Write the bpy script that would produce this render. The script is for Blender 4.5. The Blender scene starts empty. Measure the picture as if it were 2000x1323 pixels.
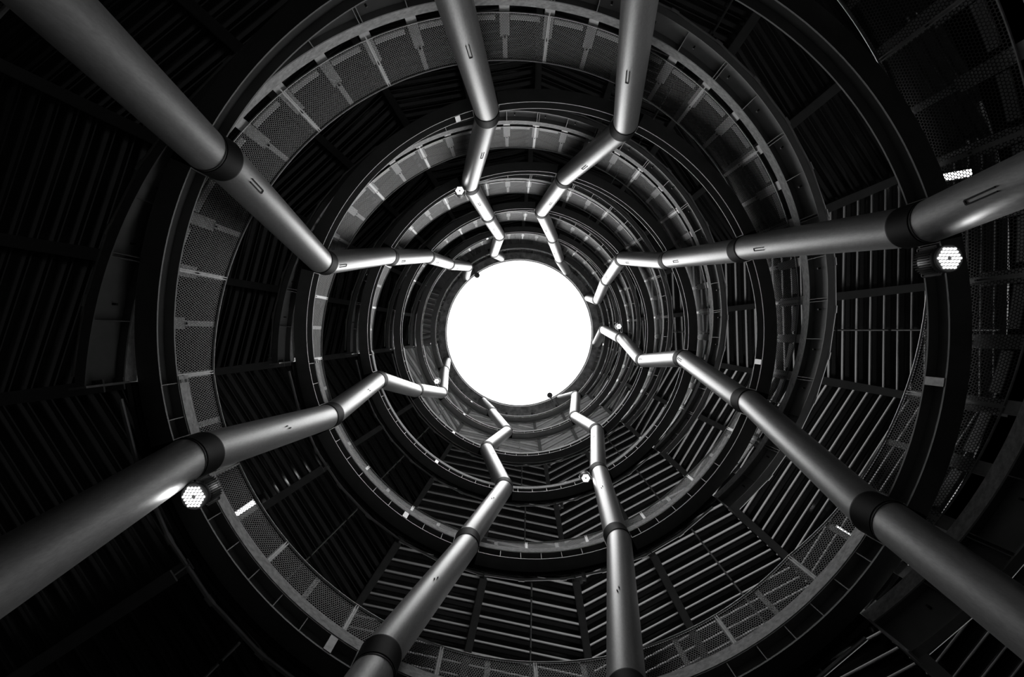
import bpy, math, random
from math import sin, cos, tan, pi, radians, degrees, sqrt, atan2
random.seed(7)
scene = bpy.context.scene
COL = scene.collection
K = 1.6                      # metres per layout unit
F_PX = 840.0                 # focal length in pixels of a 2000 px wide frame
VPX, VPY = 997.7, 653.0      # zenith point in the photograph

# ------------------------------------------------------------------ camera
cam = bpy.data.cameras.new('camera')
cam.sensor_width = 36.0
cam.lens = F_PX / 2000.0 * 36.0
cam.shift_x = (1000.0 - VPX) / 2000.0
cam.shift_y = (VPY - 661.5) / 2000.0
cam.clip_start = 0.05
cam.clip_end = 500
cam_o = bpy.data.objects.new('camera', cam)
COL.objects.link(cam_o)
cam_o.location = (0, 0, 0)
cam_o.rotation_euler = (pi, 0, 0)      # looks straight up, image right = +X, image down = +Y
scene.camera = cam_o

# ------------------------------------------------------------------ sky
SKY_ZENITH, SKY_SIDE, SKY_DARK = 7.0, 0.85, 0.0
world = bpy.data.worlds.new('overcast_sky')
scene.world = world
world.use_nodes = True
nt = world.node_tree
nt.nodes.clear()
wo = nt.nodes.new('ShaderNodeOutputWorld')
bg = nt.nodes.new('ShaderNodeBackground')
tc = nt.nodes.new('ShaderNodeTexCoord')
sx = nt.nodes.new('ShaderNodeSeparateXYZ')
nt.links.new(tc.outputs['Generated'], sx.inputs[0])
mz = nt.nodes.new('ShaderNodeMapRange'); mz.interpolation_type = 'SMOOTHSTEP'
mz.inputs['From Min'].default_value = 0.74; mz.inputs['From Max'].default_value = 0.95
mz.inputs['To Min'].default_value = 0.0; mz.inputs['To Max'].default_value = SKY_ZENITH
nt.links.new(sx.outputs['Z'], mz.inputs['Value'])
dot = nt.nodes.new('ShaderNodeVectorMath'); dot.operation = 'DOT_PRODUCT'
dot.inputs[1].default_value = (0.64, 0.77, 0.0)
nt.links.new(tc.outputs['Generated'], dot.inputs[0])
ms = nt.nodes.new('ShaderNodeMapRange'); ms.interpolation_type = 'SMOOTHSTEP'
ms.inputs['From Min'].default_value = 0.25; ms.inputs['From Max'].default_value = 1.0
ms.inputs['To Min'].default_value = SKY_DARK; ms.inputs['To Max'].default_value = SKY_SIDE
nt.links.new(dot.outputs['Value'], ms.inputs['Value'])
h1 = nt.nodes.new('ShaderNodeMapRange'); h1.interpolation_type = 'SMOOTHSTEP'      # bright surroundings near eye level
h1.inputs['From Min'].default_value = -0.40; h1.inputs['From Max'].default_value = -0.2
h2 = nt.nodes.new('ShaderNodeMapRange'); h2.interpolation_type = 'SMOOTHSTEP'
h2.inputs['From Min'].default_value = 0.45; h2.inputs['From Max'].default_value = 0.25
hz = nt.nodes.new('ShaderNodeMath'); hz.operation = 'MULTIPLY'
for h, i in ((h1, 0), (h2, 1)):
    nt.links.new(sx.outputs['Z'], h.inputs['Value']); nt.links.new(h.outputs[0], hz.inputs[i])
m1 = nt.nodes.new('ShaderNodeMath'); m1.operation = 'MULTIPLY'
nt.links.new(ms.outputs[0], m1.inputs[0]); nt.links.new(hz.outputs[0], m1.inputs[1])
m2 = nt.nodes.new('ShaderNodeMath'); m2.operation = 'ADD'
nt.links.new(mz.outputs[0], m2.inputs[0]); nt.links.new(m1.outputs[0], m2.inputs[1])
nt.links.new(m2.outputs[0], bg.inputs['Strength'])
bg.inputs['Color'].default_value = (1, 1, 1, 1)
nt.links.new(bg.outputs[0], wo.inputs[0])

scene.view_settings.view_transform = 'Standard'
scene.view_settings.look = 'None'
scene.view_settings.exposure = 0.0
scene.view_settings.gamma = 1.0
scene.view_settings.use_curve_mapping = False
try:
    scene.cycles.transparent_max_bounces = 24
except Exception:
    pass

# ------------------------------------------------------------------ materials
def new_mat(name):
    m = bpy.data.materials.new(name)
    m.use_nodes = True
    b = m.node_tree.nodes['Principled BSDF']
    return m, m.node_tree, b

def g(v, a=1.0):
    return (v, v, v, a)

def metal(name, base, metallic, rough, scale=(6, 6, 6), var=0.25, rvar=0.12, bump=0.0, detail=6, spec=0.5):
    m, t, b = new_mat(name)
    b.inputs['Specular IOR Level'].default_value = spec
    tcn = t.nodes.new('ShaderNodeTexCoord')
    mp = t.nodes.new('ShaderNodeMapping'); mp.inputs['Scale'].default_value = scale
    n = t.nodes.new('ShaderNodeTexNoise'); n.inputs['Scale'].default_value = 1.0
    n.inputs['Detail'].default_value = detail; n.inputs['Roughness'].default_value = 0.62
    t.links.new(tcn.outputs['Object'], mp.inputs[0]); t.links.new(mp.outputs[0], n.inputs['Vector'])
    mr = t.nodes.new('ShaderNodeMapRange')
    mr.inputs['From Min'].default_value = 0.3; mr.inputs['From Max'].default_value = 0.7
    mr.inputs['To Min'].default_value = base * (1 - var); mr.inputs['To Max'].default_value = base * (1 + var)
    t.links.new(n.outputs[0], mr.inputs['Value'])
    cc = t.nodes.new('ShaderNodeCombineColor')
    for i in range(3):
        t.links.new(mr.outputs[0], cc.inputs[i])
    t.links.new(cc.outputs[0], b.inputs['Base Color'])
    rr = t.nodes.new('ShaderNodeMapRange')
    rr.inputs['From Min'].default_value = 0.3; rr.inputs['From Max'].default_value = 0.7
    rr.inputs['To Min'].default_value = rough - rvar; rr.inputs['To Max'].default_value = rough + rvar
    t.links.new(n.outputs[0], rr.inputs['Value'])
    t.links.new(rr.outputs[0], b.inputs['Roughness'])
    b.inputs['Metallic'].default_value = metallic
    if bump:
        bp = t.nodes.new('ShaderNodeBump'); bp.inputs['Strength'].default_value = bump
        bp.inputs['Distance'].default_value = 0.01
        t.links.new(n.outputs[0], bp.inputs['Height']); t.links.new(bp.outputs[0], b.inputs['Normal'])
    return m

M_PIPE = metal('satin_pipe_steel', 0.50, 0.55, 0.42, (30, 30, 10), 0.12, 0.07, 0.06, 9)
M_BEAM = metal('painted_beam_steel', 0.20, 0.0, 0.45, (2, 2, 2), 0.12, 0.06)
M_COLLAR = metal('black_collar_paint', 0.008, 0.0, 0.6, (3, 3, 3), 0.2, 0.05, spec=0.15)
M_GALV = metal('galvanised_steel', 0.42, 0.45, 0.42, (10, 10, 10), 0.18, 0.10)
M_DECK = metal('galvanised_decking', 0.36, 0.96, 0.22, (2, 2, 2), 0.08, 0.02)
M_RADIAL = metal('grey_beam_paint', 0.22, 0.0, 0.5, (2.5, 2.5, 2.5), 0.12, 0.05)
M_CONC = metal('weathered_concrete', 0.8, 0.0, 0.8, (7, 7, 14), 0.35, 0.05, 0.25, 10)
M_STAIN = metal('stained_roof_rim', 0.5, 0.0, 0.75, (1.6, 1.6, 1.6), 0.65, 0.08, 0.1, 10)
M_ROOF = metal('light_lifted_decking', 0.8, 0.7, 0.3, (3, 3, 3), 0.08, 0.03)  # lighter decking for roof and top landings, strong light put into its colour
M_CONDUIT = metal('grey_conduit', 0.6, 0.6, 0.35, (5, 5, 5), 0.1, 0.05)
M_TOP = metal('deck_asphalt', 0.02, 0.0, 0.9, (3, 3, 3), 0.3, 0.05, spec=0.05)
M_PALE = metal('pale_bounce_top', 0.8, 0.0, 0.8, (1, 1, 1), 0.1, 0.05)  # pale colour invented for hidden slab tops, to bounce light onto undersides above
M_GROUND = metal('dark_asphalt', 0.004, 0.0, 0.9, (3, 3, 3), 0.3, 0.05, spec=0.05)
M_HOUSING = metal('black_lamp_housing', 0.05, 0.3, 0.45, (5, 5, 5), 0.1, 0.05)
M_BOLT = metal('dark_bolt_steel', 0.06, 0.5, 0.45, (5, 5, 5), 0.1, 0.05)

def emit_mat(name, strength):
    m, t, b = new_mat(name)
    b.inputs['Base Color'].default_value = g(0.8)
    b.inputs['Emission Color'].default_value = g(1)
    b.inputs['Emission Strength'].default_value = strength
    return m
M_LED = emit_mat('led_lens', 1.8)
M_TUBE = emit_mat('lamp_tube', 5.0)

def perforated():
    m, t, b = new_mat('perforated_sheet')
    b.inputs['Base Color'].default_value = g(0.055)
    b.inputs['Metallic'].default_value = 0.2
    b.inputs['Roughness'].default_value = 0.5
    uv = t.nodes.new('ShaderNodeUVMap')
    sp = t.nodes.new('ShaderNodeSeparateXYZ')
    t.links.new(uv.outputs[0], sp.inputs[0])
    def math(op, a, bb=None):
        n = t.nodes.new('ShaderNodeMath'); n.operation = op
        for i, v in enumerate((a, bb)):
            if v is None:
                continue
            if isinstance(v, (int, float)):
                n.inputs[i].default_value = v
            else:
                t.links.new(v, n.inputs[i])
        return n.outputs[0]
    px = 0.064                      # hole pitch, metres
    py = px * 0.866
    row = math('DIVIDE', sp.outputs['Y'], py)
    rowi = math('FLOOR', row)
    rf = math('SUBTRACT', math('SUBTRACT', row, rowi), 0.5)
    odd = math('MULTIPLY', math('MODULO', rowi, 2.0), 0.5)
    cx = math('ADD', math('DIVIDE', sp.outputs['X'], px), odd)
    cf = math('SUBTRACT', math('FRACT', cx), 0.5)
    dx = math('MULTIPLY', cf, px); dy = math('MULTIPLY', rf, py)
    d2 = math('ADD', math('MULTIPLY', dx, dx), math('MULTIPLY', dy, dy))
    hole = math('LESS_THAN', d2, (px * 0.38) ** 2)
    tr = t.nodes.new('ShaderNodeBsdfTransparent')
    mx = t.nodes.new('ShaderNodeMixShader')
    t.links.new(hole, mx.inputs[0]); t.links.new(b.outputs[0], mx.inputs[1]); t.links.new(tr.outputs[0], mx.inputs[2])
    t.links.new(mx.outputs[0], t.nodes['Material Output'].inputs['Surface'])
    return m
M_PERF = perforated()

# ------------------------------------------------------------------ mesh helpers (layout units in, metres out)
AX, AY = 0.536, -0.0825          # axis of the shaft relative to the camera

def P(R, deg, z):
    a = radians(deg)
    return (AX + R * cos(a), AY + R * sin(a), z)

class MB:
    def __init__(s):
        s.v = []; s.f = []; s.uv = []; s.mi = []
    def face(s, idx, mi=0, uv=None):
        s.f.append(tuple(idx)); s.mi.append(mi); s.uv.append(uv)
    def sweep(s, prof, a0, a1, n, zf=None, caps=True, mi=0, closed=False):
        """sweep a closed (R, z) outline round the shaft axis; zf(deg) adds height"""
        m = len(prof); base = len(s.v)
        cnt = n if closed else n + 1
        for i in range(cnt):
            d = a0 + (a1 - a0) * i / n
            dz = zf(d) if zf else 0.0
            for R, z in prof:
                s.v.append(P(R, d, z + dz))
        for i in range(n):
            i2 = (i + 1) % cnt
            for j in range(m):
                j2 = (j + 1) % m
                s.face((base + i * m + j, base + i2 * m + j, base + i2 * m + j2, base + i * m + j2), mi)
        if caps and not closed:
            s.face([base + j for j in range(m)], mi)
            s.face([base + n * m + j for j in reversed(range(m))], mi)
    def rect(s, R0, R1, z0, z1, a0, a1, n, zf=None, mi=0, closed=False):
        s.sweep([(R0, z0), (R1, z0), (R1, z1), (R0, z1)], a0, a1, n, zf, True, mi, closed)
    def sheet(s, R, z0, z1, a0, a1, n, zf, mi=0):
        base = len(s.v)
        for i in range(n + 1):
            d = a0 + (a1 - a0) * i / n
            for z in (z0, z1):
                s.v.append(P(R, d, z + zf(d)))
        for i in range(n):
            b = base + 2 * i
            u0 = R * radians(a0 + (a1 - a0) * i / n) * K; u1 = R * radians(a0 + (a1 - a0) * (i + 1) / n) * K
            s.face((b, b + 2, b + 3, b + 1), mi, ((u0, z0 * K), (u1, z0 * K), (u1, z1 * K), (u0, z1 * K)))
    def box(s, c, ux, uy, uz, hx, hy, hz, mi=0):
        base = len(s.v)
        for sx_ in (-1, 1):
            for sy_ in (-1, 1):
                for sz_ in (-1, 1):
                    s.v.append(tuple(c[k] + ux[k] * hx * sx_ + uy[k] * hy * sy_ + uz[k] * hz * sz_ for k in range(3)))
        for q in ((0, 1, 3, 2), (4, 6, 7, 5), (0, 4, 5, 1), (2, 3, 7, 6), (0, 2, 6, 4), (1, 5, 7, 3)):
            s.face([base + i for i in q], mi)
    def polar_box(s, R, deg, z, hr, ht, hz, mi=0):
        a = radians(deg)
        s.box(P(R, deg, z), (cos(a), sin(a), 0), (-sin(a), cos(a), 0), (0, 0, 1), hr, ht, hz, mi)
    def rings(s, circles, caps=True, mi=0):
        """loft through a list of rings of points"""
        base = len(s.v); m = len(circles[0])
        for c in circles:
            s.v.extend(c)
        for i in range(len(circles) - 1):
            for j in range(m):
                j2 = (j + 1) % m
                s.face((base + i * m + j, base + i * m + j2, base + (i + 1) * m + j2, base + (i + 1) * m + j), mi)
        if caps:
            s.face([base + j for j in reversed(range(m))], mi)
            s.face([base + (len(circles) - 1) * m + j for j in range(m)], mi)
    def hcyl(s, p0, p1, r0, r1=None, n=40, mi=0):
        """tube with level ends"""
        r1 = r0 if r1 is None else r1
        s.rings([[(p[0] + r * cos(2 * pi * j / n), p[1] + r * sin(2 * pi * j / n), p[2]) for j in range(n)] for p, r in ((p0, r0), (p1, r1))], True, mi)
    def tube(s, pts, r, n=8, mi=0):
        from mathutils import Vector
        V = [Vector(p) for p in pts]
        cs = []
        for i, p in enumerate(V):
            t = (V[min(i + 1, len(V) - 1)] - V[max(i - 1, 0)]).normalized()
            up = Vector((0, 0, 1)) if abs(t.z) < 0.9 else Vector((1, 0, 0))
            x = t.cross(up).normalized(); y = x.cross(t).normalized()
            cs.append([tuple(p + x * (r * cos(2 * pi * j / n)) + y * (r * sin(2 * pi * j / n))) for j in range(n)])
        s.rings(cs, True, mi)
    def build(s, name, mats, parent=None, smooth=35):
        me = bpy.data.meshes.new(name)
        o = bpy.data.objects.new(name, me)
        off = (0.0, 0.0, 0.0)
        if parent is not None:
            q = parent; off = [0.0, 0.0, 0.0]
            while q is not None:
                for k in range(3):
                    off[k] += q.location[k]
                q = q.parent
        me.from_pydata([(x * K - off[0], y * K - off[1], z * K - off[2]) for x, y, z in s.v], [], s.f)
        if not isinstance(mats, (list, tuple)):
            mats = [mats]
        for m in mats:
            me.materials.append(m)
        me.polygons.foreach_set('material_index', s.mi)
        if any(u for u in s.uv):
            l = me.uv_layers.new(name='UVMap')
            for p, u in zip(me.polygons, s.uv):
                if u:
                    for k, li in enumerate(p.loop_indices):
                        l.data[li].uv = u[k]
        import bmesh
        bm = bmesh.new(); bm.from_mesh(me)
        bmesh.ops.recalc_face_normals(bm, faces=bm.faces)
        bm.to_mesh(me); bm.free()
        me.polygons.foreach_set('use_smooth', [True] * len(me.polygons))
        me.set_sharp_from_angle(angle=radians(smooth))
        COL.objects.link(o)
        o.parent = parent
        return o

def tag(o, label=None, cat=None, group=None, kind=None):
    if label: o['label'] = label
    if cat: o['category'] = cat
    if group: o['group'] = group
    if kind: o['kind'] = kind
    return o

def thing(name, p, label, cat, group=None):
    o = bpy.data.objects.new(name, None)
    o.empty_display_size = 0.2
    o.location = (p[0] * K, p[1] * K, p[2] * K)
    COL.objects.link(o)
    return tag(o, label, cat, group, 'thing')

# ------------------------------------------------------------------ layout
ZK = [5.42, 9.39, 13.38, 17.39, 21.38, 25.40]        # underside of each ring beam
BEAM_H = 0.30
ROOF_Z = 27.40
LAND0, LAND1, END = 43.0, 172.6, 403.0
ORD = ['lowest', 'second', 'third', 'fourth', 'fifth', 'topmost']
def base(k):
    return (ZK[k] if k >= 0 else ZK[0] - 4.0) + 0.03
def nextbase(k):
    return base(k + 1) if k < 5 else base(k) + 4.0
def ztop(k):
    def f(d):
        if d <= LAND1:
            return base(k)
        return base(k) + (nextbase(k) - base(k)) * (d - LAND1) / (END - LAND1)
    return f
# angles of the column joints at each ring: ten, eight, seven, half five, four, half two, half twelve, half eleven o'clock
JOINT = [
    [207.1, 160.2, 117.5, 78.2, 30.0, 344.2, 284.4, 253.6],
    [198.0, 157.5, 107.8, 68.3, 18.5, 338.6, 293.5, 257.5],
    [208.4, 162.0, 98.7, 63.1, 9.9, 333.0, 283.5, 248.5],
    [218.2, 151.7, 107.7, 53.6, 13.4, 323.2, 278.3, 252.7],
    [223.4, 143.0, 98.4, 57.6, 3.3, 328.3, 288.0, 257.2],
    [231.9, 153.4, 108.9, 48.5, 358.0, 337.0, 297.9, 252.1],
    [226.5, 159.0, 118.2, 58.3, 367.7, 332.7, 307.5, 256.9]]
JR = [4.92, 4.95, 4.96, 4.99, 5.0, 5.0, 4.97]
CLOCK = ["ten o'clock", "eight o'clock", "seven o'clock", "half past five", "four o'clock", "half past two", "half past twelve", "half past eleven"]
PIPE_R = 0.272
# where each lowest pipe must pass in the photograph, below the lowest ring
AIM = [(140, 38), (0, 1127), (660, 1420), (1262, 1560), (2000, 1216), (2000, 352), (1310, -300), (800, -300)]
GROUND = -0.95

def proj(p):
    return (VPX + F_PX * p[0] / p[2], VPY + F_PX * p[1] / p[2])

def foot_angle(i):
    """angle at the foot (height 1.5) so that the pipe's axis passes AIM[i]"""
    top = P(JR[0], JOINT[0][i], ZK[0])
    tx, ty = proj(top); ax_, ay_ = AIM[i]
    want = atan2(ay_ - ty, ax_ - tx)
    best = None
    for q in range(-350, 351):
        d = JOINT[0][i] + q * 0.1
        bx, by = proj(P(JR[0], d, 1.45))
        e = abs((atan2(by - ty, bx - tx) - want + pi) % (2 * pi) - pi)
        if best is None or e < best[0]:
            best = (e, d)
    return best[1]

# ------------------------------------------------------------------ ground
b = MB(); b.rect(0.0, 16.0, GROUND - 0.1, GROUND, 0, 360, 96, closed=True)
floor = b.build('floor', M_GROUND)
tag(floor, kind='structure')

# unseen wall added outside the open side to block low light from the undersides
b = MB(); b.rect(9.45, 9.6, GROUND, 4.3, -35, 150, 60)
tag(b.build('light_block_wall', M_GROUND), kind='structure')

# ------------------------------------------------------------------ ring beams
def h_profile(R0, R1, z0, h, tf=0.022, tw=0.018):
    rm = (R0 + R1) / 2
    return [(R0, z0), (R1, z0), (R1, z0 + tf), (rm + tw / 2, z0 + tf), (rm + tw / 2, z0 + h - tf), (R1, z0 + h - tf),
            (R1, z0 + h), (R0, z0 + h), (R0, z0 + h - tf), (rm - tw / 2, z0 + h - tf), (rm - tw / 2, z0 + tf), (R0, z0 + tf)]

RB0, RB1 = 5.0, 5.28
HALF = 3.4                       # half width of a joint, degrees
def ring_beam(k):
    z0 = ZK[k]
    t = thing('ring_beam', (AX, AY, z0), '%s dark steel ring beam around the open shaft%s' % (ORD[k], ', the largest circle' if k == 0 else (', the smallest ring before the roof rim' if k == 5 else ', counted up from the largest circle')), 'ring beam', 'ring beams stacked up the shaft')
    js = sorted(a % 360 for a in JOINT[k])
    for i, a in enumerate(js):
        a2 = js[(i + 1) % 8] + (360 if i == 7 else 0)
        s0, s1 = a + HALF, a2 - HALF
        b = MB(); n = max(4, int((s1 - s0) / 1.8))
        b.sweep(h_profile(RB0, RB1, z0, BEAM_H), s0, s1, n)
        seg = b.build('beam_segment', M_BEAM, t)
        for e, sg in ((s0, 1), (s1, -1)):
            b = MB(); b.polar_box((RB0 + RB1) / 2, e - sg * 0.11, z0 + BEAM_H / 2, (RB1 - RB0) / 2 + 0.004, 0.009, BEAM_H / 2 + 0.004)
            b.build('end_plate', M_BEAM, seg)
        d = math.ceil(s0 / 5.2) * 5.2
        while d < s1 - 1.5:
            dm = d % 360
            if LAND0 - 8 < dm < LAND1 + 2 and d - s0 > 1.2:
                b = MB(); b.polar_box((RB0 + RB1) / 2 - 0.07, d, z0 + BEAM_H / 2, 0.065, 0.006, BEAM_H / 2 - 0.022)
                b.build('stiffener', M_BEAM, seg)
            d += 5.2
        for sp in (8.0, 125.0, 250.0):
            for spx in (sp, sp + 360):
                if s0 + 2 < spx < s1 - 2:
                    b = MB()
                    b.polar_box(RB0 + 0.07, spx, z0 + BEAM_H / 2, 0.075, 0.055, BEAM_H / 2 - 0.026)
                    b.build('splice_plate', M_GALV, seg)
        # joint node: black collar and the closed beam stub behind it
        b = MB()
        c = P(JR[k], a, z0)
        b.hcyl((c[0], c[1], z0 - 0.002), (c[0], c[1], z0 + BEAM_H + 0.002), PIPE_R + 0.012, n=48)
        b.rect(RB0 + 0.004, RB1, z0 + 0.001, z0 + BEAM_H - 0.001, a - HALF + 0.12, a + HALF - 0.12, 6)
        b.build('joint_collar', M_COLLAR, t)
    # edge strip standing on the ring beam along the landing
    b = MB()
    segs = [(LAND0 - 14, LAND1 - 0.5)]
    cuts = sorted(x for x in js if LAND0 - 14 < x < LAND1)
    cur = LAND0 - 10.0 if k == 0 else LAND0 - 14.0
    for x in cuts + [None]:
        e = (x - 2.9) if x is not None else LAND1
        if e > cur + 1:
            b.rect(RB0 - 0.005, RB0 + 0.055, z0 + BEAM_H, z0 + BEAM_H + 0.165, cur, e, max(3, int((e - cur) / 1.5)))
        if x is not None:
            cur = x + 2.9
    st = b.build('edge_strip', M_CONC, t)
    for q in (-0.06, 0.06):
        b = MB(); b.polar_box(RB0 - 0.008, LAND1 - 0.8, z0 + BEAM_H + 0.085 + q * 0.8, 0.006, 0.022, 0.02)
        b.build('bolt', M_BOLT, st)
    return t
for k in range(6):
    ring_beam(k)

# ------------------------------------------------------------------ pipe columns
def pipe(i, k):
    """segment of chain i from ring k up to ring k+1 (k = -1: from the ground)"""
    if k >= 0:
        p0 = P(JR[k], JOINT[k][i], ZK[k] + BEAM_H + 0.002)
    else:
        fa = foot_angle(i)
        q0 = P(JR[0], fa, 1.45); q1 = P(JR[0], JOINT[0][i], ZK[0])
        s = (GROUND - q1[2]) / (q0[2] - q1[2])
        p0 = tuple(q1[m] + (q0[m] - q1[m]) * s for m in range(3))
    if k < 5:
        p1 = P(JR[k + 1], JOINT[k + 1][i], ZK[k + 1] - 0.002)
        where = ('between the %s and %s ring beams' % (ORD[k], ORD[k + 1])) if k >= 0 else 'below the lowest ring beam'
    else:
        p1 = P(JR[6], JOINT[6][i], ROOF_Z)
        where = 'between the topmost ring beam and roof rim'
    lab = 'satin steel pipe column at %s, %s' % (CLOCK[i], where)
    t = thing('pipe_column', p0, lab, 'pipe column', 'zigzag pipe columns lining the shaft')
    b = MB(); b.hcyl(p0, p1, PIPE_R, n=64)
    b.build('pipe', M_PIPE, t, smooth=50)
    for s in (0.004, 0.996):
        if k == -1 and s < 0.5:
            continue
        p = tuple(p0[m] + (p1[m] - p0[m]) * s for m in range(3))
        b = MB(); b.hcyl((p[0], p[1], p[2] - 0.008), (p[0], p[1], p[2] + 0.008), PIPE_R + 0.006, n=48)
        b.build('weld_ring', M_BOLT, t, smooth=50)
    # gusset slot where the ramp's bracket passes through the wall of the pipe
    if i in (0, 4, 5, 6, 7) and k < 5:
        a = JOINT[max(k, 0)][i] % 360
        am = a if a > LAND1 else a + 360
        kk = k if k >= 0 else -1
        z = ztop(kk)(am) + 0.12
        s = (z - p0[2]) / (p1[2] - p0[2])
        if 0.06 < s < 0.93:
            from mathutils import Vector
            ax = Vector([p1[m] - p0[m] for m in range(3)]).normalized()
            c = Vector([p0[m] + (p1[m] - p0[m]) * s for m in range(3)])
            inw = Vector((AX - c[0], AY - c[1], 0)).normalized()
            inw = (inw - ax * inw.dot(ax)).normalized()
            tg = ax.cross(inw)
            cc = c + inw * (PIPE_R - 0.006)
            b = MB()
            L, W, T = 0.16, 0.026, 0.008
            for sg in (-1, 1):
                b.box(cc + tg * (W * sg), ax, tg, inw, L, T, 0.014)
            b.box(cc + ax * L, ax, tg, inw, T, W, 0.014)
            b.build('gusset_slot', M_COLLAR, t)
            # bracket from the pipe to the ramp's edge beam
            b = MB()
            b.box(c - inw * (PIPE_R + 0.09), inw, tg, ax, 0.10, 0.016, 0.12)
            b.build('bracket', M_BEAM, t)
    if i in (1, 2, 3) and k >= 0:
        from mathutils import Vector
        b = MB()
        s = 0.45 + 0.1 * ((i * 3 + k) % 3)
        c = Vector([p0[m] + (p1[m] - p0[m]) * s for m in range(3)])
        inw = Vector((AX - c[0], AY - c[1], 0)).normalized()
        tg = Vector((-inw.y, inw.x, 0))
        for q in (-0.02, 0.03):
            cc = c + inw * (PIPE_R - 0.004) + tg * q + Vector((0, 0, q * 1.5))
            b.box(cc, tg, Vector((0, 0, 1)), inw, 0.011, 0.014, 0.02)
        b.build('lug', M_BOLT, t)
    return t
for i in range(8):
    for k in range(-1, 6):
        pipe(i, k)

# ------------------------------------------------------------------ decks
R_EDGE, R_OUT = 5.32, 9.3
SLAB = 0.17
RAMP_ANG = [LAND1 + (END - LAND1) * i / 14 for i in range(15)]
LAND_ANG = [43.0, 62.6, 81.0, 102.0, 123.0, 147.0, 172.6]

def decking(parent, a0, a1, zf, dz, Rin, mat, pitch=0.27, depth=0.030, rotate=False, pieces=14, Rout=R_OUT):
    """trapezoidal sheeting whose ribs run straight across the sector a0..a1"""
    am = (a0 + a1) / 2; h = radians((a1 - a0) / 2)
    b = MB()
    prof = [(0.0, 1.0), (0.07, 1.0), (0.27, 0.67), (0.42, 0.33), (0.53, 0.0), (0.93, 0.0)]      # fraction of pitch, drop
    if not rotate:
        vs = []
        j = int(Rin * cos(h) / pitch)
        while j * pitch < Rout:
            for fx, dp in prof:
                vs.append(((j + fx) * pitch, dp))
            j += 1
        rows = []
        for v, dp in vs:
            row = []
            for m in range(pieces + 1):
                u = v * tan(h) * (2 * m / pieces - 1)
                R = sqrt(u * u + v * v); d = am + degrees(atan2(u, v))
                R = min(max(R, Rin), Rout)
                row.append(P(R, d, zf(d) + dz - dp * depth))
            rows.append(row)
    else:
        W = Rout * tan(h)
        us = []
        j = -int(W / pitch) - 1
        while j * pitch < W:
            for fx, dp in prof:
                us.append(((j + fx) * pitch, dp))
            j += 1
        rows = []
        for u, dp in us:
            row = []
            for m in range(pieces + 1):
                v = Rin * cos(h) + (Rout - Rin * cos(h)) * m / pieces
                d = am + degrees(atan2(u, v))
                d = min(max(d, a0), a1)
                R = min(max(sqrt(u * u + v * v), Rin), Rout)
                row.append(P(R, d, zf(d) + dz - dp * depth))
            rows.append(row)
    base_i = len(b.v); w = len(rows[0])
    for r in rows:
        b.v.extend(r)
    for i in range(len(rows) - 1):
        for m in range(w - 1):
            b.face((base_i + i * w + m, base_i + i * w + m + 1, base_i + (i + 1) * w + m + 1, base_i + (i + 1) * w + m))
    return b.build('decking_sheet', mat, parent, smooth=20)

def radial_beam(parent, d, zf, R0, R1=R_OUT, drop=0.245, h=0.28, w=0.15):
    z = zf(d) - drop
    a = radians(d)
    ux, uy, uz = (cos(a), sin(a), 0), (-sin(a), cos(a), 0), (0, 0, 1)
    b = MB()
    Rm, hl = (R0 + R1) / 2, (R1 - R0) / 2
    b.box(P(Rm, d, z - h + 0.01), ux, uy, uz, hl, w / 2, 0.01)
    b.box(P(Rm, d, z - 0.01), ux, uy, uz, hl, w / 2, 0.01)
    b.box(P(Rm, d, z - h / 2), ux, uy, uz, hl, 0.008, h / 2 - 0.01)
    return b.build('radial_beam', M_RADIAL, parent)

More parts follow.
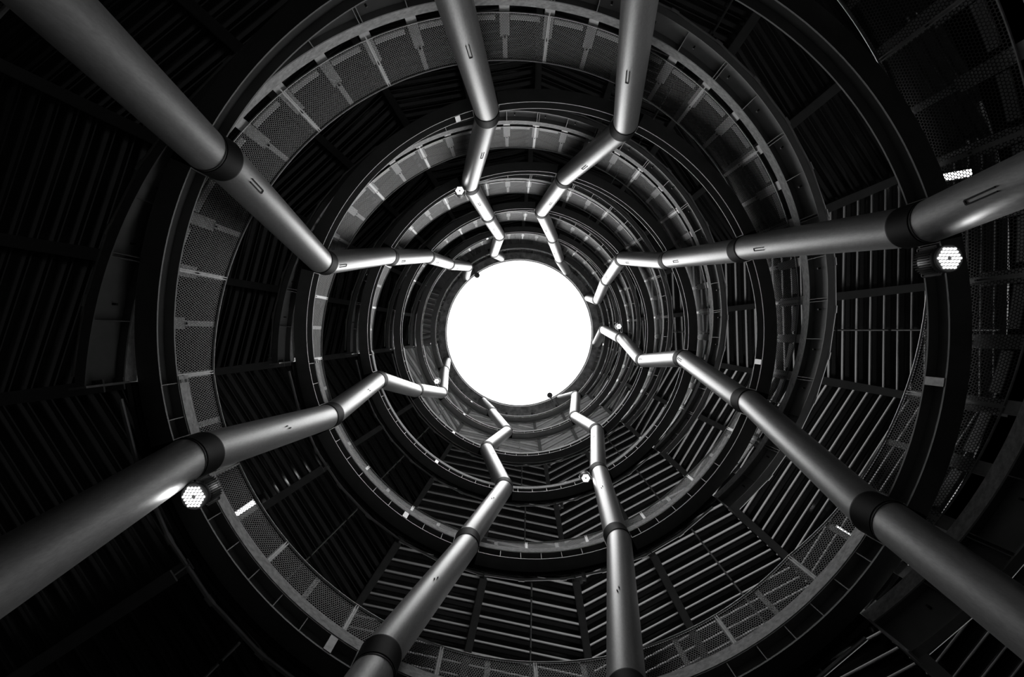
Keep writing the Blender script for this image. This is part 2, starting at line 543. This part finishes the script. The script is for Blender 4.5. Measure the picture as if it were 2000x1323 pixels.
def deck_turn(k):
    ramp = k < 5
    landing = k >= 0
    zf = ztop(k)
    if k < 0:
        lab = 'ramp turn beneath the lowest ring beam, its dark deck underside at the picture edges'
    elif k < 5:
        lab = 'spiral ramp turn rising from the %s ring beam, corrugated steel underside' % ORD[k]
    else:
        lab = 'brightly lit top landing deck beside the topmost ring beam under the roof'
    t = thing('spiral_ramp', (AX, AY, zf(LAND0 if landing else LAND1)), lab, 'ramp', 'turns of the spiral ramp')
    a0 = LAND0 if landing else LAND1
    a1 = END if ramp else LAND1
    if landing:
        b = MB()
        b.rect(RB1 + 0.006, R_OUT, -0.10, 0.0, LAND0, LAND1, 52, zf)
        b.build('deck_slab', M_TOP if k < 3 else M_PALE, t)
    if ramp:
        b = MB()
        b.rect(R_EDGE + 0.07, R_OUT, -0.10, 0.0, LAND1, END, 92, zf)
        b.build('deck_slab', M_TOP, t)
    if landing:
        for p in (0, 2, 4):
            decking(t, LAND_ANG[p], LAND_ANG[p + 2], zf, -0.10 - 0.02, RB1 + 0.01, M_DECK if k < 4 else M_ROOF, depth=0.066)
        for d in LAND_ANG[1:]:
            radial_beam(t, d, zf, RB1 + 0.02, drop=0.19)
    if ramp:
        b = MB()
        b.rect(R_EDGE, R_EDGE + 0.07, -SLAB, 0.0, LAND1 + 0.1, END - 0.1, 150, zf)
        b.build('slab_edge', M_CONC, t)
        # edge beam: channel open to the shaft
        z0 = -SLAB - 0.50
        tip, web = R_EDGE, R_EDGE + 0.115
        prof = [(tip, z0), (web, z0), (web, -SLAB), (tip, -SLAB), (tip, -SLAB - 0.02), (web - 0.014, -SLAB - 0.02), (web - 0.014, z0 + 0.02), (tip, z0 + 0.02)]
        b = MB(); b.sweep(prof, LAND1 + 0.1, END - 0.1, 150, zf)
        eb = b.build('edge_beam', M_RADIAL, t)
        step = (END - LAND1) / 28
        for i in range(1, 28):
            d = LAND1 + step * i
            b = MB()
            b.polar_box(R_EDGE + 0.05, d, zf(d) - SLAB - 0.25, 0.05, 0.006 if i % 2 else 0.006, 0.23)
            if i % 2 == 0:
                b.polar_box(R_EDGE + 0.05, d + 0.55, zf(d) - SLAB - 0.25, 0.05, 0.006, 0.23)
            b.build('stiffener', M_RADIAL, eb)
            b = MB(); b.polar_box(R_EDGE + 0.085, d + 2.2, zf(d) - SLAB - 0.15, 0.035, 0.014, 0.014)
            b.build('bolt', M_BOLT, eb)
        for p in range(0, 14, 2):
            decking(t, RAMP_ANG[p], RAMP_ANG[p + 2], zf, -0.12, web + 0.01, M_DECK, depth=0.066)
        for d in RAMP_ANG[1:]:
            radial_beam(t, d if d < END else d - 0.8, zf, web + 0.01, drop=0.19)
        # end plates of the edge beam
        for d in (LAND1 + 0.1, END - 0.1):
            b = MB(); b.polar_box(R_EDGE + 0.06, d, zf(d) - 0.42, 0.10, 0.012, 0.27)
            b.build('end_plate', M_GALV, t)
    return t
for k in range(-1, 6):
    deck_turn(k)

# ------------------------------------------------------------------ perforated guard railings
R_PAN = 5.36
def railing(k):
    ramp = k < 5; landing = k >= 0
    zf = ztop(k)
    if k < 0:
        lab = 'dim perforated metal guard railing below and outside the lowest ring beam'
    elif k < 5:
        lab = 'perforated metal guard railing along the ramp turn above the %s ring beam' % ORD[k]
    else:
        lab = 'perforated guard railing of the top landing just under the roof rim'
    t = thing('guard_railing', (AX, AY, zf(LAND0 if landing else LAND1)), lab, 'railing', 'perforated guard railings')
    posts = []
    if landing:
        n = 8
        posts += [LAND0 + (LAND1 - LAND0) * i / (2 * n) for i in range(2 * n)]
    if ramp:
        posts += [LAND1 + (END - LAND1) * i / 28 for i in range(28)]
    posts.append(END if ramp else LAND1)
    z0, z1 = 0.20, 1.44
    for i in range(0, len(posts) - 2, 2):
        d0, d1 = posts[i], posts[i + 2]
        b = MB()
        gap = 0.12
        b.sheet(R_PAN, z0, z1, d0 + gap, d1 - gap, 12, zf, 0)
        e = 0.16
        b.rect(R_PAN - 0.014, R_PAN + 0.004, z0, z1, d0 + gap, d0 + gap + e, 1, zf, 1)
        b.rect(R_PAN - 0.014, R_PAN + 0.004, z0, z1, d1 - gap - e, d1 - gap, 1, zf, 1)
        b.rect(R_PAN - 0.014, R_PAN + 0.004, z0 - 0.014, z0, d0 + gap, d1 - gap, 12, zf, 1)
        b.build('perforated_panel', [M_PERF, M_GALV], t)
        # backing rail seen through the perforation
        for m in (0, 1):
            f0, f1 = posts[i + m], posts[i + m + 1]
            b = MB(); b.rect(R_PAN + 0.06, R_PAN + 0.075, 0.34, 0.46, f0 + 1.1, f0 + (f1 - f0) * 0.8, 5, zf)
            b.build('backing_rail', M_GALV, t)
    for i, d in enumerate(posts):
        if i == len(posts) - 1 and ramp:
            continue
        b = MB(); z = zf(d)
        b.polar_box(R_PAN + 0.035, d, z + 0.33, 0.03, 0.085, 0.45)
        b.polar_box(R_PAN + 0.03, d, z + 1.09, 0.025, 0.042, 0.34)
        b.polar_box(R_PAN + 0.03, d, z + 0.10, 0.02, 0.07, 0.10)
        o = b.build('post', M_GALV, t)
        b = MB(); b.polar_box(R_PAN - 0.006, d, z + 0.82, 0.008, 0.014, 0.014)
        b.build('bolt', M_BOLT, o)
    a0 = LAND0 if landing else LAND1
    a1 = END if ramp else LAND1
    b = MB()
    n = int((a1 - a0) / 1.6)
    b.tube([P(R_PAN, a0 + (a1 - a0) * i / n, zf(a0 + (a1 - a0) * i / n) + z1 + 0.012) for i in range(n + 1)], 0.018, 8)
    b.build('top_rail', M_GALV, t)
    return t
for k in range(-1, 6):
    railing(k)

# ------------------------------------------------------------------ conduits under the deck edge
def conduit(k):
    ramp = k < 5; landing = k >= 0
    zf = ztop(k)
    where = 'below the lowest ring beam' if k < 0 else 'beside the %s ring beam' % ORD[k]
    t = thing('conduit_pipe', (AX, AY, zf(LAND1)), 'thin grey conduit following the deck edge just outside and %s' % where if k >= 0 else 'thin grey conduit under the deck edge below the lowest ring beam', 'conduit', 'conduits following the deck edges')
    runs = []
    if landing:
        runs.append((LAND0 + 2, LAND1 - 2, RB1 + 0.06, -0.14 - 0.07))
    if ramp:
        runs.append((LAND1 + 1.5, END - 1.5, R_EDGE + 0.165, -SLAB - 0.50 + 0.06))
    for a0, a1, R, dz in runs:
        b = MB(); st = int((a1 - a0) / 9)
        # straight lengths between couplings
        pts = []
        for i in range(st + 1):
            d = a0 + (a1 - a0) * i / st
            pts.append(P(R + 0.02, d, zf(d) + dz))
        b.tube(pts, 0.026, 8)
        b.build('tube', M_CONDUIT, t)
        for i in range(1, st):
            d = a0 + (a1 - a0) * i / st
            p = P(R + 0.02, d, zf(d) + dz)
            q0 = P(R + 0.02, d - 0.7, zf(d - 0.7) + dz); q1 = P(R + 0.02, d + 0.7, zf(d + 0.7) + dz)
            b = MB(); b.tube([q0, q1], 0.036, 8)
            b.build('coupling', M_CONDUIT, t)
    return t
for k in range(-1, 6):
    conduit(k)

# ------------------------------------------------------------------ radial sprinkler pipes
def sprinkler(k, d):
    zf = ztop(k)
    z = zf(d) - 0.27
    R0 = (RB1 + 0.10) if d < LAND1 else (R_EDGE + 0.20)
    hour = (3 + (d % 360) / 30.0) % 12
    hh = int(round(hour)) or 12
    t = thing('sprinkler_pipe', P(R0, d, z), "thin radial sprinkler pipe under the deck by the %s ring beam, toward %s o'clock" % (ORD[k] if k >= 0 else 'lowest', ['twelve', 'one', 'two', 'three', 'four', 'five', 'six', 'seven', 'eight', 'nine', 'ten', 'eleven', 'twelve'][hh]), 'pipe', 'sprinkler pipes under the decks')
    b = MB(); b.tube([P(R0, d, z), P(R_OUT - 0.3, d, z)], 0.018, 8)
    b.build('tube', M_CONDUIT, t)
    for q in (0.08, 0.38, 0.7):
        R = R0 + (R_OUT - 0.3 - R0) * q
        b = MB(); c = P(R, d, z)
        b.hcyl((c[0], c[1], z), (c[0], c[1], z + 0.15), 0.008, n=8)
        b.build('hanger', M_CONDUIT, t)
        b = MB(); b.hcyl((c[0], c[1], z - 0.05), (c[0], c[1], z), 0.02, 0.012, n=8)
        b.build('nozzle', M_BOLT, t)
    return t
for k in range(0, 5):
    for d in (52.0, 91.0, 135.0, 376.0 if k % 2 else 360.0, 300.0):
        sprinkler(k, d)

# ------------------------------------------------------------------ small pipe valves beside a radial beam
def valve(px, py, k):
    z = base(k) - 0.36
    c = unproj(px, py, z)
    t = thing('pipe_valve', c, 'small twin-knob pipe valve hanging beside a radial beam at six o\'clock, %s ring beam' % ORD[k], 'valve', 'pipe valves under the landings')
    b = MB(); b.tube([(c[0] - 0.10, c[1], c[2]), (c[0] + 0.13, c[1], c[2])], 0.03, 10)
    b.build('valve_body', M_CONDUIT, t)
    for q in (-0.07, 0.03):
        b = MB(); b.hcyl((c[0] + q, c[1] + 0.02, c[2] - 0.07), (c[0] + q, c[1] + 0.02, c[2]), 0.045, 0.03, n=12)
        b.build('knob', M_CONDUIT, t)
    b = MB(); b.box((c[0] + 0.12, c[1], c[2] + 0.12), (1, 0, 0), (0, 1, 0), (0, 0, 1), 0.035, 0.05, 0.12)
    b.build('bracket', M_GALV, t)
# ------------------------------------------------------------------ roof
t = thing('roof', (AX, AY, ROOF_Z), 'corrugated roof soffit around the round sky opening at the top', 'roof')
b = MB(); b.rect(5.05, R_OUT + 0.4, ROOF_Z + 0.28, ROOF_Z + 0.45, 0, 360, 96, closed=True)
b.build('roof_slab', M_STAIN, t)
for i in range(12):
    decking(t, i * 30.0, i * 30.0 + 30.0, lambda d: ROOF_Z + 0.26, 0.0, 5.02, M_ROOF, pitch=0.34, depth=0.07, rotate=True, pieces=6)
for i in range(20):
    radial_beam(t, 9 + i * 18.0, lambda d: ROOF_Z + 0.19, 5.17, R_OUT, drop=0.0, h=0.16, w=0.12)
t2 = thing('sky_opening_ring', (AX, AY, ROOF_Z), 'weather-stained rim ring framing the white round sky opening', 'roof rim')
b = MB(); b.rect(4.705, 5.14, ROOF_Z, ROOF_Z + 0.5, 0, 360, 144, closed=True)
b.build('rim_ring', M_STAIN, t2)
b = MB(); b.rect(4.68, 4.72, ROOF_Z + 0.38, ROOF_Z + 0.56, 0, 360, 144, closed=True)
b.build('drip_flange', M_BEAM, t2)

def unproj(px, py, z):
    return ((px - VPX) / F_PX * z, (py - VPY) / F_PX * z, z)

def rim_lamp(px, py, label):
    z = ROOF_Z - 0.10
    c = unproj(px, py, z)
    a = degrees(atan2(c[1] - AY, c[0] - AX))
    t = thing('rim_lamp', c, label, 'lamp', 'round lamps at the roof rim')
    b = MB()
    rs = [(0.02, -0.03), (0.10, -0.025), (0.16, 0.0), (0.18, 0.05), (0.18, 0.10), (0.10, 0.14), (0.02, 0.15)]
    b.rings([[(c[0] + r * cos(2 * pi * j / 24), c[1] + r * sin(2 * pi * j / 24), c[2] + z_) for j in range(24)] for r, z_ in rs])
    b.build('lamp_body', M_RADIAL, t)
    b = MB(); R = sqrt((c[0] - AX) ** 2 + (c[1] - AY) ** 2)
    b.tube([P(R, a, z + 0.12), P(4.72, a, z + 0.12), P(4.9, a, ROOF_Z)], 0.03, 8)
    b.build('arm', M_BEAM, t)
    b = MB(); b.hcyl((c[0], c[1], c[2] - 0.04), (c[0], c[1], c[2] - 0.028), 0.04, n=16)
    b.build('lens', M_BOLT, t)
rim_lamp(931.6, 537.6, 'small round grey lamp on the roof rim near ten o\'clock')
rim_lamp(1074.0, 772.6, 'small round grey lamp on the roof rim near five o\'clock')

# ------------------------------------------------------------------ LED floodlights
def floodlight(px, py, z, dia, label, power):
    """face-down round LED floodlight hung under a ring beam"""
    c = unproj(px, py, z)
    r = dia / 2
    t = thing('floodlight', c, label, 'floodlight', 'LED floodlights on the ring beams')
    n = 40
    def ring(rr, zz):
        return [(c[0] + rr * cos(2 * pi * j / n), c[1] + rr * sin(2 * pi * j / n), c[2] + zz) for j in range(n)]
    L = dia * 1.1
    b = MB()
    b.rings([ring(r * 1.16, 0.0), ring(r * 1.22, 0.02), ring(r * 1.22, 0.06), ring(r * 1.05, 0.08), ring(r * 1.0, L * 0.8), ring(r * 0.7, L)])
    b.build('housing', M_HOUSING, t)
    b = MB()
    for j in range(30):
        a = 2 * pi * j / 30
        b.box((c[0] + r * 1.13 * cos(a), c[1] + r * 1.13 * sin(a), c[2] + 0.08 + L * 0.33), (cos(a), sin(a), 0), (-sin(a), cos(a), 0), (0, 0, 1), r * 0.13, 0.004, L * 0.33)
    b.build('cooling_fins', M_HOUSING, t)
    b = MB(); b.rings([ring(r * 1.20, -0.012), ring(r * 1.22, 0.01)]); 
    b.build('bezel', M_BEAM, t)
    # hexagonal array of 36 round lenses around a dark centre
    b = MB()
    s = r * 0.315
    for q in range(-3, 4):
        for w in range(-3, 4):
            if abs(q + w) > 3 or (q == 0 and w == 0):
                continue
            x = c[0] + s * (q + w / 2); y = c[1] + s * w * 0.866
            b.hcyl((x, y, c[2] - 0.026), (x, y, c[2] - 0.012), s * 0.32, s * 0.38, n=12)
    b.build('led_array', M_LED, t)
    # yoke arms up to the beam
    a = atan2(c[1] - AY, c[0] - AX)
    b = MB()
    for sg in (-1, 1):
        x = c[0] - sin(a) * r * 1.32 * sg; y = c[1] + cos(a) * r * 1.32 * sg
        b.tube([(x, y, c[2] + 0.10), (x, y, c[2] + L + 0.05)], 0.014, 6)
    b.tube([(c[0] - sin(a) * r * 1.32 * q, c[1] + cos(a) * r * 1.32 * q, c[2] + L + 0.05) for q in (-1, 1)], 0.014, 6)
    b.build('yoke', M_HOUSING, t)
    d = degrees(a); R = sqrt((c[0] - AX) ** 2 + (c[1] - AY) ** 2)
    b = MB(); b.tube([(c[0], c[1], c[2] + L + 0.05), (c[0], c[1], c[2] + L + 0.12), P(max(R, RB0 + 0.1), d, c[2] + L + 0.16)], 0.02, 6)
    b.build('hanger', M_HOUSING, t)
    ld = bpy.data.lights.new('floodlight_beam', 'SPOT')
    ld.energy = power; ld.spot_size = radians(150); ld.spot_blend = 1.0; ld.shadow_soft_size = r * 0.8 * K
    lo = bpy.data.objects.new('floodlight_beam', ld)
    COL.objects.link(lo); lo.parent = t
    lo.location = (0, 0, -0.06 * K)
    return t
floodlight(380, 970, 5.12, 0.255, "large LED floodlight at eight o'clock under the lowest ring beam", 20)
floodlight(1852, 505, 5.12, 0.27, "large LED floodlight at half past two under the lowest ring beam", 20)
floodlight(1144, 934, 13.1, 0.25, "LED floodlight below the third ring beam near half past five", 8)
floodlight(898, 373, 13.1, 0.25, "LED floodlight below the third ring beam near half past eleven", 8)
floodlight(853, 745, 21.05, 0.25, "LED floodlight below the fifth ring beam at eight o'clock", 8)
floodlight(1208.5, 638, 21.05, 0.25, "LED floodlight below the fifth ring beam at three o'clock", 8)

# ------------------------------------------------------------------ tube lamps under the deck, seen through the railings
def tube_lamp(px, py, z, ang, label):
    c = unproj(px, py, z)
    a = radians(ang)
    ux, uy = (cos(a), sin(a), 0), (-sin(a), cos(a), 0)
    t = thing('tube_lamp', c, label, 'lamp', 'tube lamps under the decks')
    b = MB(); b.box((c[0], c[1], c[2] + 0.07), ux, uy, (0, 0, 1), 0.27, 0.07, 0.035)
    b.build('housing', M_GALV, t)
    b = MB(); b.box((c[0], c[1], c[2] + 0.015), ux, uy, (0, 0, 1), 0.24, 0.055, 0.02)
    b.build('diffuser', M_TUBE, t)
tube_lamp(476, 996, 9.08, -35, 'bright tube lamp seen through the railing beside the eight o\'clock floodlight')
tube_lamp(1655, 1047, 8.72, 33, 'bright tube lamp seen through the railing at four o\'clock')
tube_lamp(1872, 341, 7.75, -10, 'bright tube lamp seen through the dim railing above the half past two floodlight')
valve(1131, 1132, 1)
valve(1091, 991, 2)
valve(1068, 912, 3)
